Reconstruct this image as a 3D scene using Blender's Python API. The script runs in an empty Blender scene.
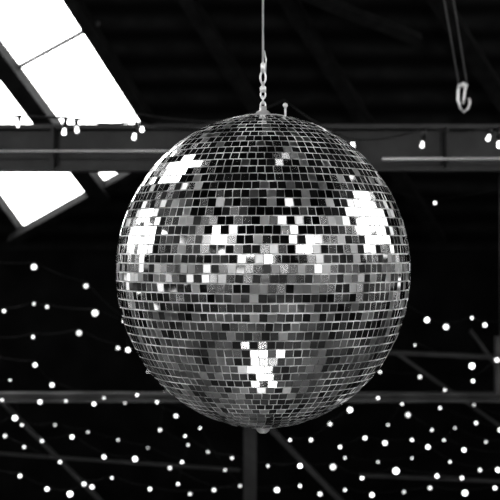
import bpy, bmesh, math, random
from mathutils import Vector, Matrix
from mathutils.geometry import delaunay_2d_cdt
random.seed(11)
scene = bpy.context.scene
F = 500*85/36.0
H = 3.2   # camera height above floor; everything is modelled relative to it and lifted at the end

def up(px, py, Y):
    return Vector(((px-250)/F*Y, Y, (250-py)/F*Y))
RC = 12.3
def upr(px, py, off=0.0):      # on the rear roof slope  z = RC - y
    k=(250-py)/F
    Y=(RC-off*1.414)/(1+k)
    return up(px,py,Y)

# ---------------- materials ----------------
def mat(name, col=0.5, rough=0.6, metal=0.0, emit=0.0, noise=None, bump=0.0, scale=20, pos=(0.3,0.7)):
    m=bpy.data.materials.new(name); m.use_nodes=True
    nt=m.node_tree; b=nt.nodes['Principled BSDF']
    b.inputs['Base Color'].default_value=(col,col,col,1)
    b.inputs['Roughness'].default_value=rough
    b.inputs['Metallic'].default_value=metal
    if emit>0:
        b.inputs['Emission Color'].default_value=(1,1,1,1)
        b.inputs['Emission Strength'].default_value=emit
    if noise:
        tc=nt.nodes.new('ShaderNodeTexCoord'); n=nt.nodes.new('ShaderNodeTexNoise')
        n.inputs['Scale'].default_value=scale; n.inputs['Detail'].default_value=6
        r=nt.nodes.new('ShaderNodeValToRGB')
        r.color_ramp.elements[0].position=pos[0]; r.color_ramp.elements[1].position=pos[1]
        r.color_ramp.elements[0].color=(noise[0],)*3+(1,); r.color_ramp.elements[1].color=(noise[1],)*3+(1,)
        nt.links.new(tc.outputs['Object'],n.inputs['Vector'])
        nt.links.new(n.outputs['Fac'],r.inputs['Fac']); nt.links.new(r.outputs['Color'],b.inputs['Base Color'])
        if bump>0:
            bp=nt.nodes.new('ShaderNodeBump'); bp.inputs['Strength'].default_value=bump
            nt.links.new(n.outputs['Fac'],bp.inputs['Height']); nt.links.new(bp.outputs['Normal'],b.inputs['Normal'])
    return m

def tile_mat():
    m=bpy.data.materials.new('mirror_tile'); m.use_nodes=True
    nt=m.node_tree; b=nt.nodes['Principled BSDF']
    b.inputs['Metallic'].default_value=1
    g=nt.nodes.new('ShaderNodeNewGeometry')
    r=nt.nodes.new('ShaderNodeMapRange'); r.inputs['To Min'].default_value=0.45; r.inputs['To Max'].default_value=0.98
    nt.links.new(g.outputs['Random Per Island'],r.inputs['Value'])
    nt.links.new(r.outputs['Result'],b.inputs['Base Color'])
    w=nt.nodes.new('ShaderNodeTexWhiteNoise'); w.noise_dimensions='1D'
    nt.links.new(g.outputs['Random Per Island'],w.inputs['W'])
    r2=nt.nodes.new('ShaderNodeMapRange'); r2.inputs['From Min'].default_value=0.45
    r2.inputs['To Min'].default_value=0.03; r2.inputs['To Max'].default_value=0.38
    nt.links.new(w.outputs['Value'],r2.inputs['Value']); nt.links.new(r2.outputs['Result'],b.inputs['Roughness'])
    return m

def edge_mat():
    m=mat('cut_glass_edge',0.9,0.42,0.4)
    nt=m.node_tree; b=nt.nodes['Principled BSDF']
    tc=nt.nodes.new('ShaderNodeTexCoord'); n=nt.nodes.new('ShaderNodeTexNoise'); n.inputs['Scale'].default_value=9; n.inputs['Detail'].default_value=3
    r=nt.nodes.new('ShaderNodeMapRange'); r.inputs['From Min'].default_value=0.35; r.inputs['From Max'].default_value=0.6
    r.inputs['To Min'].default_value=0.45; r.inputs['To Max'].default_value=1.0
    nt.links.new(tc.outputs['Object'],n.inputs['Vector']); nt.links.new(n.outputs['Fac'],r.inputs['Value'])
    nt.links.new(r.outputs['Result'],b.inputs['Base Color'])
    return m

def bulb_mat():
    m=bpy.data.materials.new('bulb_glow'); m.use_nodes=True
    nt=m.node_tree; b=nt.nodes['Principled BSDF']
    g=nt.nodes.new('ShaderNodeNewGeometry')
    r=nt.nodes.new('ShaderNodeMapRange'); r.inputs['To Min'].default_value=1.0; r.inputs['To Max'].default_value=4.0
    b.inputs['Emission Color'].default_value=(1,1,1,1)
    nt.links.new(g.outputs['Random Per Island'],r.inputs['Value']); nt.links.new(r.outputs['Result'],b.inputs['Emission Strength'])
    return m

def board_mat():
    m=bpy.data.materials.new('roof_boards'); m.use_nodes=True
    nt=m.node_tree; b=nt.nodes['Principled BSDF']; b.inputs['Roughness'].default_value=0.8
    tc=nt.nodes.new('ShaderNodeTexCoord')
    w=nt.nodes.new('ShaderNodeTexWave'); w.inputs['Scale'].default_value=1.6; w.inputs['Distortion'].default_value=0.4
    w.bands_direction='Y'
    n=nt.nodes.new('ShaderNodeTexNoise'); n.inputs['Scale'].default_value=5; n.inputs['Detail'].default_value=8
    mu=nt.nodes.new('ShaderNodeMath'); mu.operation='MULTIPLY'
    r=nt.nodes.new('ShaderNodeValToRGB')
    r.color_ramp.elements[0].color=(0.001,0.001,0.001,1); r.color_ramp.elements[1].color=(0.035,0.035,0.035,1)
    nt.links.new(tc.outputs['Object'],w.inputs['Vector']); nt.links.new(tc.outputs['Object'],n.inputs['Vector'])
    nt.links.new(w.outputs['Fac'],mu.inputs[0]); nt.links.new(n.outputs['Fac'],mu.inputs[1])
    nt.links.new(mu.outputs[0],r.inputs['Fac']); nt.links.new(r.outputs['Color'],b.inputs['Base Color'])
    b.inputs['Specular IOR Level'].default_value=0.15
    return m

def glass_mat():
    m=bpy.data.materials.new('tinted_glass'); m.use_nodes=True  # pane tints vary only to give the ball tiles different greys
    nt=m.node_tree; nt.nodes.clear()
    o=nt.nodes.new('ShaderNodeOutputMaterial'); t=nt.nodes.new('ShaderNodeBsdfTransparent')
    g=nt.nodes.new('ShaderNodeNewGeometry')
    r=nt.nodes.new('ShaderNodeValToRGB')
    e=r.color_ramp.elements; e[0].color=(0.006,)*3+(1,); e[0].position=0.2; e[1].color=(0.24,)*3+(1,); e[1].position=1
    x=e.new(0.7); x.color=(0.06,0.06,0.06,1)
    nt.links.new(g.outputs['Random Per Island'],r.inputs['Fac'])
    nt.links.new(r.outputs['Color'],t.inputs['Color']); nt.links.new(t.outputs[0],o.inputs['Surface'])
    return m

M_tile=tile_mat()
M_edge=edge_mat()
M_core=mat('ball_core',0.7,0.42,0.4,noise=(0.4,0.98),scale=9)
M_steel=mat('galvanised_steel',0.75,0.4,0.6)
M_dsteel=mat('dark_painted_steel',0.03,0.5,0.0,noise=(0.003,0.022),scale=6,bump=0.1)
M_beam2=mat('grey_painted_steel',0.12,0.5,0.0,noise=(0.03,0.11),scale=4)
M_cord=mat('grey_webbing',0.10,0.8)
M_board=board_mat()
M_wood=mat('rough_timber',0.02,0.8,noise=(0.002,0.014),scale=8,bump=0.3)
M_wood.node_tree.nodes['Principled BSDF'].inputs['Specular IOR Level'].default_value=0.2
M_brick=mat('shaded_brick',0.02,0.95,noise=(0.0006,0.006),scale=3,bump=0.2)  # darker copy of the wall brick, back wall's shade put into the colour
M_brick.node_tree.nodes['Principled BSDF'].inputs['Specular IOR Level'].default_value=0.1
M_brick2=mat('lightened_brick',0.1,0.9,noise=(0.01,0.2),scale=1.2,bump=0.2,pos=(0.42,0.62))  # lighter copy of the wall brick, brightens what the tiles mirror
M_floor=mat('concrete_floor',0.2,0.6,noise=(0.004,0.15),scale=0.9,pos=(0.45,0.6))
M_bulb=bulb_mat()
M_wire=mat('black_cable',0.01,0.5)
M_glass=glass_mat()
M_glow=mat('added_glow_disc',1,0.4,emit=14)  # glow for the added discs below the ball
M_pale=mat('pale_reflector',0.5,0.6,noise=(0.35,0.55),scale=3)  # pale surface for the added floor reflector

# ---------------- mesh helpers ----------------
def obj_from_bm(bm,name,mats,parent=None):
    me=bpy.data.meshes.new(name); bm.to_mesh(me); bm.free()
    for m in mats: me.materials.append(m)
    o=bpy.data.objects.new(name,me); scene.collection.objects.link(o)
    if parent: o.parent=parent
    return o
def empty(name):
    e=bpy.data.objects.new(name,None); scene.collection.objects.link(e); e.empty_display_size=0.2; return e
def add_box(bm,x0,x1,y0,y1,z0,z1,mi=0):
    vs=[bm.verts.new(p) for p in [(x0,y0,z0),(x1,y0,z0),(x1,y1,z0),(x0,y1,z0),(x0,y0,z1),(x1,y0,z1),(x1,y1,z1),(x0,y1,z1)]]
    for f in [(3,2,1,0),(4,5,6,7),(0,1,5,4),(1,2,6,5),(2,3,7,6),(3,0,4,7)]:
        fc=bm.faces.new([vs[i] for i in f]); fc.material_index=mi
def frame(d,upv=Vector((0,0,1))):
    d=d.normalized()
    s=d.cross(upv)
    if s.length<1e-4: s=Vector((1,0,0))
    s.normalize(); u=s.cross(d).normalized()
    return d,s,u
def add_bar(bm,a,b,w,h,upv=Vector((0,0,1)),mi=0):
    d,s,u=frame(b-a,upv)
    vs=[]
    for p in (a,b):
        for i,j in ((-1,-1),(1,-1),(1,1),(-1,1)):
            vs.append(bm.verts.new(p+s*i*w/2+u*j*h/2))
    for f in [(3,2,1,0),(4,5,6,7),(0,1,5,4),(1,2,6,5),(2,3,7,6),(3,0,4,7)]:
        fc=bm.faces.new([vs[i] for i in f]); fc.material_index=mi
def add_ibeam(bm,a,b,w,h,t=0.03,upv=Vector((0,0,1))):
    d,s,u=frame(b-a,upv)
    add_bar(bm,a+u*(h-t)/2,b+u*(h-t)/2,w,t,upv)
    add_bar(bm,a-u*(h-t)/2,b-u*(h-t)/2,w,t,upv)
    add_bar(bm,a,b,t,h-2*t,upv)
def add_tube(bm,pts,r,n=8,mi=0):
    rings=[]; N=len(pts)
    for i,p in enumerate(pts):
        d=pts[min(i+1,N-1)]-pts[max(i-1,0)]
        dd,s,u=frame(d,Vector((0.0,1,0.01)) if abs(d.normalized().z)>0.3 else Vector((0,0,1)))
        rings.append([bm.verts.new(p+(s*math.cos(2*math.pi*k/n)+u*math.sin(2*math.pi*k/n))*r) for k in range(n)])
    for i in range(N-1):
        A=rings[i];B=rings[(i+1)%N]
        for k in range(n):
            f=bm.faces.new((A[k],A[(k+1)%n],B[(k+1)%n],B[k])); f.material_index=mi; f.smooth=True
    for R_ in (rings[0],rings[-1]):
        f=bm.faces.new(R_ if R_ is rings[-1] else R_[::-1]); f.material_index=mi
def lathe(bm,c,prof,n=24,mi=0):
    rings=[[bm.verts.new((c[0]+r*math.cos(2*math.pi*k/n),c[1]+r*math.sin(2*math.pi*k/n),c[2]+z)) for k in range(n)] for r,z in prof]
    for A,B in zip(rings,rings[1:]):
        for k in range(n):
            f=bm.faces.new((A[k],A[(k+1)%n],B[(k+1)%n],B[k])); f.smooth=True; f.material_index=mi
    f=bm.faces.new(rings[0][::-1]); f.material_index=mi
    f=bm.faces.new(rings[-1]); f.material_index=mi
def add_sphere(bm,c,r,mi=0,seg=10,rz=None):
    rz=rz or r; m=max(6,seg//2+2)
    prof=[(r*math.cos(a),rz*math.sin(a)) for a in [(-math.pi/2)+math.pi*(k+0.25)/(m-0.5) for k in range(m)]]
    lathe(bm,c,prof,seg,mi)

# ---------------- disco ball ----------------
BC=Vector((13/F*4, 4.0, -21/F*4)); R=0.4946; RZ=0.527
ball=empty('disco_ball')
bm=bmesh.new()
add_sphere(bm,BC,R-0.004,seg=96,rz=RZ-0.004)
obj_from_bm(bm,'plaster_core',[M_core],ball)
bm=bmesh.new()
ROWS=56; TW=0.0262
for i in range(ROWS):
    p0=-math.pi/2+math.pi*i/ROWS; p1=p0+math.pi/ROWS; pm=(p0+p1)/2
    n=max(5,round(2*math.pi*R*math.cos(pm)/TW))
    off=random.random()
    hh=math.pi*(R+RZ)/2/ROWS
    rowtilt=random.gauss(0,0.004)
    rowg=random.uniform(0.0012,0.0023)
    for j in range(n):
        a=2*math.pi*(j+off)/n
        c=Vector((R*math.cos(pm)*math.cos(a),R*math.cos(pm)*math.sin(a),RZ*math.sin(pm)))
        nn=Vector((c.x/R**2,c.y/R**2,c.z/RZ**2)).normalized()
        e=Vector((-math.sin(a),math.cos(a),0)); u=nn.cross(e).normalized()
        sg=0.013 if random.random()<0.86 else 0.06
        nt_=(nn+e*random.gauss(0,sg)+u*(random.gauss(0,sg)+rowtilt)).normalized()
        e2=(e-nt_*e.dot(nt_)).normalized(); u2=nt_.cross(e2)
        def w_at(p): return 2*math.pi*R*math.cos(p)/n
        g=random.uniform(0.0006,0.0019)
        wb=max(min(w_at(p0),TW*1.3)/2-g,0.001); wt=max(min(w_at(p1),TW*1.3)/2-g,0.001)
        h2=hh/2-rowg-random.uniform(-0.0003,0.0006)
        rot=random.gauss(0,0.03)
        q=[(-wb,-h2),(wb,-h2),(wt,h2),(-wt,h2)]
        top=[];bot=[]
        for x,y in q:
            x2=x*math.cos(rot)-y*math.sin(rot); y2=x*math.sin(rot)+y*math.cos(rot)
            P=BC+c+e2*x2+u2*y2
            top.append(bm.verts.new(P+nt_*0.001)); bot.append(bm.verts.new(P-nt_*0.005+ (e2*x2+u2*y2)*0.04))
        f=bm.faces.new(top); f.material_index=0
        for k in range(4):
            f=bm.faces.new((bot[k],bot[(k+1)%4],top[(k+1)%4],top[k])); f.material_index=1
obj_from_bm(bm,'mirror_tiles',[M_tile,M_edge],ball)
bm=bmesh.new()
tz=BC.z+RZ
lathe(bm,(BC.x,BC.y,tz-0.014),[(0.085,0),(0.085,0.008),(0.07,0.013),(0.03,0.016),(0.022,0.026),(0.0125,0.032),(0.012,0.045)])
dx,dy,hh=0.075,-0.02,0.040
add_tube(bm,[Vector((BC.x+dx,BC.y+dy,tz-0.01)),Vector((BC.x+dx,BC.y+dy,tz+hh*0.6))],0.004)
add_sphere(bm,Vector((BC.x+dx,BC.y+dy,tz+hh*0.6+0.008)),0.009)
obj_from_bm(bm,'top_cap',[M_steel],ball)
bm=bmesh.new()
lathe(bm,(BC.x,BC.y,BC.z-RZ-0.010),[(0.012,-0.012),(0.02,-0.006),(0.024,0.004),(0.06,0.012),(0.06,0.016)])
obj_from_bm(bm,'bottom_boss',[M_steel],ball)
bm=bmesh.new()
def link(c,w,h,r,rotated):
    pts=[]
    for k in range(20):
        t=2*math.pi*k/20
        x=w*math.cos(t); z=h*math.sin(t)
        pts.append(c+(Vector((0,x,z)) if rotated else Vector((x,0,z))))
    rings=[]; n=8
    for k,p in enumerate(pts):
        d=(pts[(k+1)%20]-pts[k-1]).normalized(); s=Vector((1,0,0)) if rotated else Vector((0,1,0)); u=s.cross(d)
        rings.append([bm.verts.new(p+(s*math.cos(2*math.pi*m/n)+u*math.sin(2*math.pi*m/n))*r) for m in range(n)])
    for k in range(20):
        A=rings[k];B=rings[(k+1)%20]
        for m in range(n):
            f=bm.faces.new((A[m],A[(m+1)%n],B[(m+1)%n],B[m])); f.smooth=True
z=tz+0.034
for k in range(3):
    link(Vector((BC.x,BC.y,z)),0.008,0.013,0.0033,k%2==1); z+=0.018
lathe(bm,(BC.x,BC.y,z-0.010),[(0.005,0),(0.011,0.004),(0.011,0.018),(0.005,0.024),(0.005,0.036)],n=16)
z+=0.040
link(Vector((BC.x,BC.y,z)),0.009,0.020,0.0038,False)
z+=0.022
lathe(bm,(BC.x,BC.y,z-0.005),[(0.004,0),(0.008,0.003),(0.008,0.03),(0.005,0.034)],n=12)
add_tube(bm,[Vector((BC.x,BC.y,z)),Vector((BC.x,BC.y,8.0))],0.0042)
add_tube(bm,[Vector((BC.x+0.008,BC.y,z-0.01)),Vector((BC.x+0.010,BC.y,z+0.04)),Vector((BC.x+0.004,BC.y,z+0.07))],0.003)
obj_from_bm(bm,'suspension_cable',[M_steel],ball)

# ---------------- room shell ----------------
rid_y=4.0; rid_z=RC-rid_y
XW=8.0; YB=12.3; YF=-12.0
k2=(rid_z-3.3)/(rid_y-YF)
def clip_roof(bm):
    for co,no in ((Vector((0,0,RC+0.1)),Vector((0,1,1)).normalized()),
                  (Vector((0,rid_y,rid_z+0.1)),Vector((0,-k2,1)).normalized())):
        bmesh.ops.bisect_plane(bm,geom=bm.verts[:]+bm.edges[:]+bm.faces[:],plane_co=co,plane_no=no,clear_outer=True)
def wall(name,axis,pos,a0,a1,z0,z1,holes,th=0.3,m=M_brick2):
    bm=bmesh.new()
    A=sorted(set([a0,a1]+[h[0] for h in holes]+[h[1] for h in holes]))
    Z=sorted(set([z0,z1]+[h[2] for h in holes]+[h[3] for h in holes]))
    for i in range(len(A)-1):
        for k in range(len(Z)-1):
            ca=(A[i]+A[i+1])/2; cz=(Z[k]+Z[k+1])/2
            if any(h[0]<ca<h[1] and h[2]<cz<h[3] for h in holes): continue
            if axis=='x': add_box(bm,min(pos,pos+th),max(pos,pos+th),A[i],A[i+1],Z[k],Z[k+1])
            else: add_box(bm,A[i],A[i+1],min(pos,pos+th),max(pos,pos+th),Z[k],Z[k+1])
    if axis=='x': clip_roof(bm)
    return obj_from_bm(bm,name,[m])
wn=[0]
def window(axis,pos,h,nx,nz,panes=False,bar=0.05):
    wn[0]+=1
    bm=bmesh.new()
    a0,a1,z0,z1=h
    def B(p0,p1,q0,q1,t0=0.1,t1=0.16,mi=0):
        if axis=='x': add_box(bm,pos+t0,pos+t1,p0,p1,q0,q1,mi) if pos>0 else add_box(bm,pos-t1,pos-t0,p0,p1,q0,q1,mi)
        else: add_box(bm,p0,p1,pos-t1,pos-t0,q0,q1,mi)
    for i in range(nx+1):
        c=a0+(a1-a0)*i/nx; B(c-bar/2,c+bar/2,z0,z1)
    for k in range(nz+1):
        c=z0+(z1-z0)*k/nz; B(a0,a1,c-bar/2,c+bar/2)
    if panes:  # paned windows are unseen, added so the ball mirrors a grey band
        for i in range(nx):
            for k in range(nz):
                p0=a0+(a1-a0)*i/nx; p1=a0+(a1-a0)*(i+1)/nx; q0=z0+(z1-z0)*k/nz; q1=z0+(z1-z0)*(k+1)/nz
                if axis=='x':
                    X=pos+(0.13 if pos>0 else -0.13)
                    v=[(X,p0,q0),(X,p1,q0),(X,p1,q1),(X,p0,q1)]
                else:
                    v=[(p0,pos-0.13,q0),(p1,pos-0.13,q0),(p1,pos-0.13,q1),(p0,pos-0.13,q1)]
                f=bm.faces.new([bm.verts.new(q) for q in v]); f.material_index=1
    if axis=='x': clip_roof(bm)
    return obj_from_bm(bm,'window_%d'%wn[0],[M_dsteel,M_glass])
L1=(4.8,11.4,0.8,4.0); L2=(-10,3.6,-2.0,0.6)
R1=(2.4,7.6,1.5,5.4); R2=(-10,2.0,-2.0,0.6); R3=(5.0,11.6,-1.6,0.6); L3=(4.6,11.6,-1.6,0.5)
wall('wall_left','x',-XW,YF,YB+0.3,-H,9,[L1,L2,L3],th=-0.3)
window('x',-XW,L1,6,3); window('x',-XW,L2,16,5,True); window('x',-XW,L3,9,4,True)
wall('wall_right','x',XW,YF,YB+0.3,-H,9,[R1,R2,R3],th=0.3)
window('x',XW,R1,5,4); window('x',XW,R2,16,5,True); window('x',XW,R3,9,4,True)
F1=(-7.2,3.6,1.9,3.0); F2=(-7.6,7.6,-2.8,1.2)
wall('wall_front','y',YF,-XW-0.3,XW+0.3,-H,3.4,[F1,F2],th=-0.3)
window('y',YF,F1,8,1); window('y',YF,F2,20,6,True)
wall('wall_back','y',YB,-XW-0.3,XW+0.3,-H,0.02,[],th=0.3,m=M_brick)
bm=bmesh.new(); add_box(bm,-XW-0.3,XW+0.3,YF-0.3,YB+0.3,-H-0.2,-H); obj_from_bm(bm,'floor',[M_floor])

def slope(name,mapf,outer,holes,thv):
    pts=[Vector(p) for p in outer]; edges=[(i,(i+1)%len(outer)) for i in range(len(outer))]
    for h in holes:
        b=len(pts); pts+= [Vector(p) for p in h]; edges+=[(b+i,b+(i+1)%len(h)) for i in range(len(h))]
    V,E,Fc,_,_,_=delaunay_2d_cdt(pts,edges,[],1,1e-6)
    def inside(p,poly):
        c=False;n=len(poly)
        for i in range(n):
            x1,y1=poly[i];x2,y2=poly[(i+1)%n]
            if (y1>p[1])!=(y2>p[1]) and p[0]<(x2-x1)*(p[1]-y1)/(y2-y1)+x1: c=not c
        return c
    bm=bmesh.new()
    vs=[bm.verts.new(mapf(v.x,v.y)) for v in V]
    for f in Fc:
        c=(sum(V[i].x for i in f)/len(f),sum(V[i].y for i in f)/len(f))
        if any(inside(c,h) for h in holes) or not inside(c,outer): continue
        bm.faces.new([vs[i] for i in f])
    r=bmesh.ops.extrude_face_region(bm,geom=bm.faces[:])
    for v in r['geom']:
        if isinstance(v,bmesh.types.BMVert): v.co+=thv
    bmesh.ops.recalc_face_normals(bm,faces=bm.faces)
    return obj_from_bm(bm,name,[M_board])
mapr=lambda x,y:(x,y,RC-y)
def xy(p): return (p.x,p.y)
sky1=[xy(upr(*q)) for q in [(169,153),(22,235),(-150,0),(20,-82)]]
sky2=[(-6.3,5.6),(-4.0,5.6),(-4.0,8.2),(-6.3,8.2)]
slope('ceiling',mapr,[(-XW-.3,rid_y),(XW+.3,rid_y),(XW+.3,YB+.4),(-XW-.3,YB+.4)],[sky1,sky2],Vector((0,0.1,0.1)))
mapf=lambda x,y:(x,y,rid_z-k2*(rid_y-y))
sk3=[(1.4,2.4),(2.1,2.4),(2.1,3.2),(1.4,3.2)]
slope('ceiling',mapf,[(-XW-.3,YF-.3),(XW+.3,YF-.3),(XW+.3,rid_y),(-XW-.3,rid_y)],[sk3],Vector((0,-0.05,0.1)))

rn=Vector((0,-1,-1)).normalized()
roof=empty('roof_truss')
bm=bmesh.new()
def raft(a,b,w,h,off):
    add_bar(bm,upr(*a,off),upr(*b,off),w,h,rn)
raft((-48,-5),(103,198),0.17,0.16,0.10)
raft((67,-8),(200,202),0.10,0.14,0.08)
raft((150,-60),(330,225),0.12,0.14,0.08)
raft((250,-60),(440,240),0.12,0.14,0.08)
raft((425,-20),(560,190),0.14,0.16,0.08)
raft((200,135),(10,241),0.09,0.12,0.06)
raft((420,40),(90,-90),0.08,0.1,0.2)
obj_from_bm(bm,'rafters',[M_wood],roof)
bm=bmesh.new()
raft((99,23),(-40,99),0.03,0.04,0.03)
obj_from_bm(bm,'glazing_bar',[M_beam2],roof)

bm=bmesh.new()
zt=(250-124)/F*9; zb=(250-171)/F*9
add_ibeam(bm,Vector((-XW,9.1,(zt+zb)/2)),Vector((XW,9.1,(zt+zb)/2)),0.2,zt-zb,0.035)
x=-7.5
while x<7.6:
    add_bar(bm,Vector((x,9.02,zb+.02)),Vector((x,9.02,zt-.02)),0.02,0.13,Vector((0,1,0))); x+=1.5
obj_from_bm(bm,'steel_beam',[M_dsteel])
bm=bmesh.new()
add_tube(bm,[up(-900,152,8.85),up(205,151,8.85)],0.007)
add_tube(bm,[up(382,159,8.85),up(1200,157,8.85)],0.010)
obj_from_bm(bm,'beam_highlight_tube',[M_steel])  # added pale tubes standing in for the lit line along the beam

bm=bmesh.new()
add_ibeam(bm,up(-800,397,10.5),up(1300,397,10.5),0.14,0.08,0.02)
obj_from_bm(bm,'steel_beam',[M_beam2])
low=empty('lattice_frame')
bm=bmesh.new()
def bar(a,b,w,Y=11.3,Y2=None):
    add_bar(bm,up(*a,Y),up(*b,Y2 or Y),w,w*0.7)
bar((250,428),(250,612),0.12,10.7); bar((270,428),(340,500),0.07,10.7)
bar((340,500),(430,595),0.07,10.7)
bar((380,352),(700,366),0.06); bar((395,352),(520,440),0.05); bar((470,330),(640,560),0.05)
bar((360,475),(760,492),0.05); bar((-200,440),(240,470),0.04)
bar((-100,300),(120,520),0.05)
obj_from_bm(bm,'frame_bars',[mat('worn_frame_steel',0.06,0.5,noise=(0.01,0.04),scale=5)],low)

bm=bmesh.new(); add_box(bm,up(494,0,10).x,up(506,0,10).x,9.9,10.0,up(0,392,10).z,up(0,336,10).z)
add_tube(bm,[up(500,336,10),up(500,129,10)],0.006)
obj_from_bm(bm,'hanging_lamp_housing',[M_beam2])

hk=empty('hanging_hook')
bm=bmesh.new()
Y=7.5
for (xa,xb) in ((437,459),(447,467)):
    d=(xb-xa)/126; add_tube(bm,[up(xb-d*700,84-700,Y),up(xb,85,Y)],0.006)
obj_from_bm(bm,'cords',[M_cord],hk)
bm=bmesh.new()
p=lambda x,y:up(x,y,Y)
add_tube(bm,[p(459,84),p(458,92),p(458,100),p(460,108),p(464,112),p(468,109),p(470,103),p(469,98)],0.009)
add_tube(bm,[p(467,84),p(465,90),p(464,98),p(463,104)],0.009)
add_sphere(bm,p(463,85),0.02)
obj_from_bm(bm,'hook',[M_steel],hk)

# ---------------- fairy lights ----------------
fl=empty('fairy_lights')
bmB=bmesh.new(); bmW=bmesh.new()
def bulb(c,r):
    add_sphere(bmB,c,r,0,seg=10)
    add_tube(bmW,[c+Vector((0,0,r*0.9)),c+Vector((0,0,r*0.9+0.015))],0.004,n=6)
def string(px,Y0,Y1=None,rpx=3.2):
    Y1=Y1 or Y0; n=len(px); pts=[]
    for i,q in enumerate(px):
        Y=Y0+(Y1-Y0)*i/max(1,n-1)
        r=(q[2] if len(q)>2 else rpx)
        r=(r*0.88-0.9)/F*Y
        c=up(q[0],q[1],Y); bulb(c,r*random.uniform(0.75,1.1)); pts.append(c+Vector((0,0,r+0.015)))
    out=[]
    for i in range(n-1):
        for k in range(5):
            t=k/5; o=pts[i].lerp(pts[i+1],t); o.z-=0.02*math.sin(math.pi*t); out.append(o)
    out.append(pts[-1]); add_tube(bmW,out,0.0018,n=5)
string([(-30,262),(34,267,4.2),(86,286,3.6),(124,321,3),(128,350,3.6)],9,9.6)
string([(4,311,3),(34,304,2.5),(47,307,3),(95,313,4),(150,330,3)],10,10.4)
string([(-10,340),(33,337,3),(79,333,4),(118,348,3)],9.4)
string([(-20,355),(35,365,3.4),(52,385,3.4),(104,398,2.6),(137,395,2.4),(176,416,3)],9.2,9.8)
string([(2,400,2.4),(40,402,3),(66,401,2.4),(94,404,3),(125,403,2.4),(157,402,2.6),(205,412,3)],10.2)
string([(-15,430),(15,418,3.6),(42,441,3),(72,437,3.6),(104,457,3.6),(135,459,3.8),(170,468,3),(214,490,3.5),(277,490,4)],8.6,9.2)
string([(5,436,3.2),(24,447,2.4),(60,462,2.6),(92,487,3),(105,520)],9.9)
string([(-10,470),(20,476,3.2),(47,489,3),(70,494,4),(84,484,3.4),(112,478,2.4),(150,489,2.6),(190,494,3),(240,486,2.6)],10)
string([(185,436,2.6),(208,452,2.8),(232,458,3),(268,466,2.8),(300,466,4),(333,467,4),(362,478,3),(396,471,4.4),(437,476,3),(462,478,3.4),(498,470,3.4)],9.4,8.8)
string([(290,440,2.6),(311,440,3.4),(330,424,3),(350,410,4),(378,398,2.6),(408,415,4),(432,430,2.6),(464,450,3.4),(505,455,3)],10.2,9.6)
string([(340,447,2.6),(365,438,3),(385,443,4),(412,440,2.6),(428,447,3.4),(450,462,2.4),(480,470,3)],9.6)
string([(320,494,3.4),(345,490,2.6),(372,495,3.4),(404,492,3),(430,488,3.2),(465,493,3.6),(495,488,3)],10)
string([(380,372,2.4),(420,377,3.6),(445,390,2.4),(474,405,2.6),(505,418,3)],10.6)
string([(400,300,2),(427,320,3.8),(446,327,4.2),(472,318,2.4),(485,325,3.4),(510,321)],9.2)
string([(415,345,2.2),(472,366,4),(473,381,3),(497,360,3.4),(520,350)],9.0)
string([(385,190,1.5),(435,203,2.8),(520,185,1.6)],9.5)
string([(388,425,2.4),(402,404,2.4),(440,408,2.6),(476,423,3),(500,430,3)],10.8)
string([(200,428,2.2),(225,470,2.4),(250,494,2.6),(300,486,2.4)],10.8)
string([(148,372,2),(165,392,2.2),(160,430,2.6),(188,445,2.4),(178,484,2.6)],10.7)
string([(-12,385,2),(10,380,2.2),(22,425,2.2),(55,425,2.2),(88,432,2.2),(118,440,2),(148,448,2.2),(182,462,2.4)],10.9)
string([(345,458,2.2),(378,462,2.2),(412,458,2.2),(444,440,2.4),(455,428,2.2),(486,442,2.2),(510,440,2.2)],10.9)
def hang(wire,bulbs,Y,rpx=3.0):
    pts=[up(x,y,Y) for x,y in wire]; out=[]
    for i in range(len(pts)-1):
        for k in range(6):
            t=k/6;o=pts[i].lerp(pts[i+1],t);o.z-=0.025*math.sin(math.pi*t);out.append(o)
    out.append(pts[-1]); add_tube(bmW,out,0.006,n=6)
    for (x0,y0,x1,y1) in bulbs:
        a=up(x0,y0,Y); b=up(x1,y1,Y)
        add_tube(bmW,[a,a.lerp(b,0.6)],0.014,n=6)
        d=(b-a).normalized()
        add_sphere(bmB,b,rpx/F*Y*0.75,0,seg=10); add_sphere(bmB,b-d*0.02,rpx/F*Y*0.6,0,seg=10)
hang([(-60,104),(66,117),(136,122),(205,124),(284,100),(352,140),(424,128),(492,128),(620,118)],
     [(66,117,64,133),(76,118,77,131),(137,122,134,138),(142,122,142,130),(352,138,353,146),(425,128,422,146),(492,128,488,139),(498,128,499,146)],7.6,3.0)
hang([(-60,112),(30,116),(140,114),(240,120)],[(20,116,18,126)],8.2,2.0)
hang([(-60,170),(18,178),(17,188)],[],8.6)
for (y,zz,sag) in [(-3,1.9,0.5),(-5,2.6,0.6),(-7,1.2,0.5),(-9,2.4,0.4),(-4,-0.6,0.3),(-8,-0.9,0.3)]:  # unseen strings behind the camera, added for sparkle in the tiles
    pts=[]
    for k in range(49):
        t=k/48; x=-7.8+15.6*t; z0=zz-sag*abs(math.sin(math.pi*t*3))
        pts.append(Vector((x,y+0.3*math.sin(k),z0)))
    add_tube(bmW,pts,0.004,n=5)
    for q in pts[::2]: add_sphere(bmB,q-Vector((0,0,0.05)),0.04,0,seg=8)
for sx in (-1,1):  # unseen side strings, added for more glints in the ball
    for (xx,zz) in [(3.6,1.6),(5.5,2.4),(4.6,-0.8),(6.4,0.9),(3.8,3.6),(5.8,-1.6)]:
        pts=[Vector((sx*(xx+0.1*math.sin(k)),-2+12*k/40,zz-0.4*abs(math.sin(math.pi*k/40*3)))) for k in range(41)]
        add_tube(bmW,pts,0.004,n=5)
        for q in pts[::2]: add_sphere(bmB,q-Vector((0,0,0.05)),0.04,0,seg=8)
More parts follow.
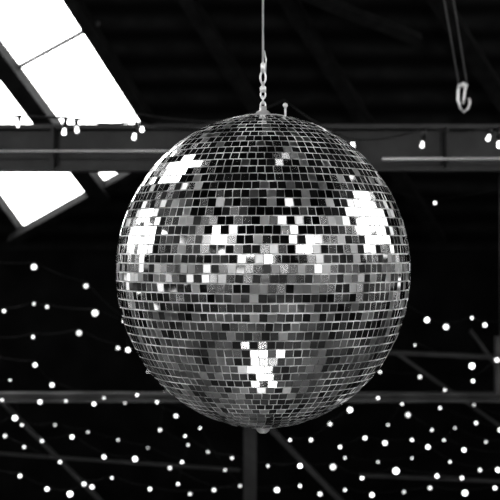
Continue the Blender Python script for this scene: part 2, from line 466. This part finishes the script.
obj_from_bm(bmB,'bulbs',[M_bulb],fl)
obj_from_bm(bmW,'wires',[M_wire],fl)

up0=[(0.0,1.7),(-0.3,2.2),(0.15,2.7),(0.3,3.3),(-0.45,1.2),(-0.15,2.6),(-0.1,3.1)]
for (x,y) in up0:
    e=empty('added_uplight')  # glowing discs added to make bright tiles low on the ball
    bm=bmesh.new(); lathe(bm,(x,y,-H),[(0.16,0.0),(0.18,0.02),(0.18,0.11),(0.16,0.12)],n=24); obj_from_bm(bm,'housing',[M_dsteel],e)
    bm=bmesh.new(); lathe(bm,(x,y,-H),[(0.15,0.121),(0.15,0.125),(0.02,0.13)],n=24); obj_from_bm(bm,'lens',[M_glow],e)
bm=bmesh.new(); add_box(bm,1.2,3.4,-4.2,-1.6,-H,-H+0.4); add_box(bm,1.8,2.8,-1.6,-1.3,-H,-H+0.2); obj_from_bm(bm,'floor_reflector',[M_pale])  # unseen pale block added so some tiles mirror mid-grey

bm=bmesh.new(); add_bar(bm,Vector((-XW,4,7.95)),Vector((XW,4,7.95)),0.2,0.3); obj_from_bm(bm,'ridge_beam',[M_wood])

def alight(name,loc,target,size,power):
    l=bpy.data.lights.new(name,'AREA'); l.size=size; l.energy=power; l.shape='DISK'
    o=bpy.data.objects.new(name,l); scene.collection.objects.link(o); o.location=loc
    o.rotation_euler=(Vector(target)-Vector(loc)).to_track_quat('-Z','Y').to_euler()
alight('fill_light',(-4,-2,2.8),(1,9,0.8),0.5,170)  # added fill from the camera side for cable and background
alight('fill_light',(4.5,-2,2.5),(0,9,1.5),0.5,130)  # second added fill, opposite side
alight('fill_light',(2.3,-3.0,3.5),(2.3,-3.0,-3),0.6,110)  # added light over the pale floor block

w=bpy.data.worlds.new('overcast_sky'); scene.world=w; w.use_nodes=True
bg=w.node_tree.nodes['Background']; bg.inputs['Color'].default_value=(1,1,1,1); bg.inputs['Strength'].default_value=6

for o in scene.objects:
    if o.parent is None: o.location.z+=H

cam=bpy.data.cameras.new('camera'); cam.lens=85; cam.sensor_width=36
co=bpy.data.objects.new('camera',cam); scene.collection.objects.link(co)
co.location=(0,0,H); co.rotation_euler=(math.pi/2,0,0); cam.clip_end=200
cam.dof.use_dof=True; cam.dof.focus_distance=3.6; cam.dof.aperture_fstop=4.5
scene.camera=co
try:
    scene.view_settings.view_transform='Standard'
    scene.view_settings.look='Medium High Contrast'
except Exception as ex: print(ex)
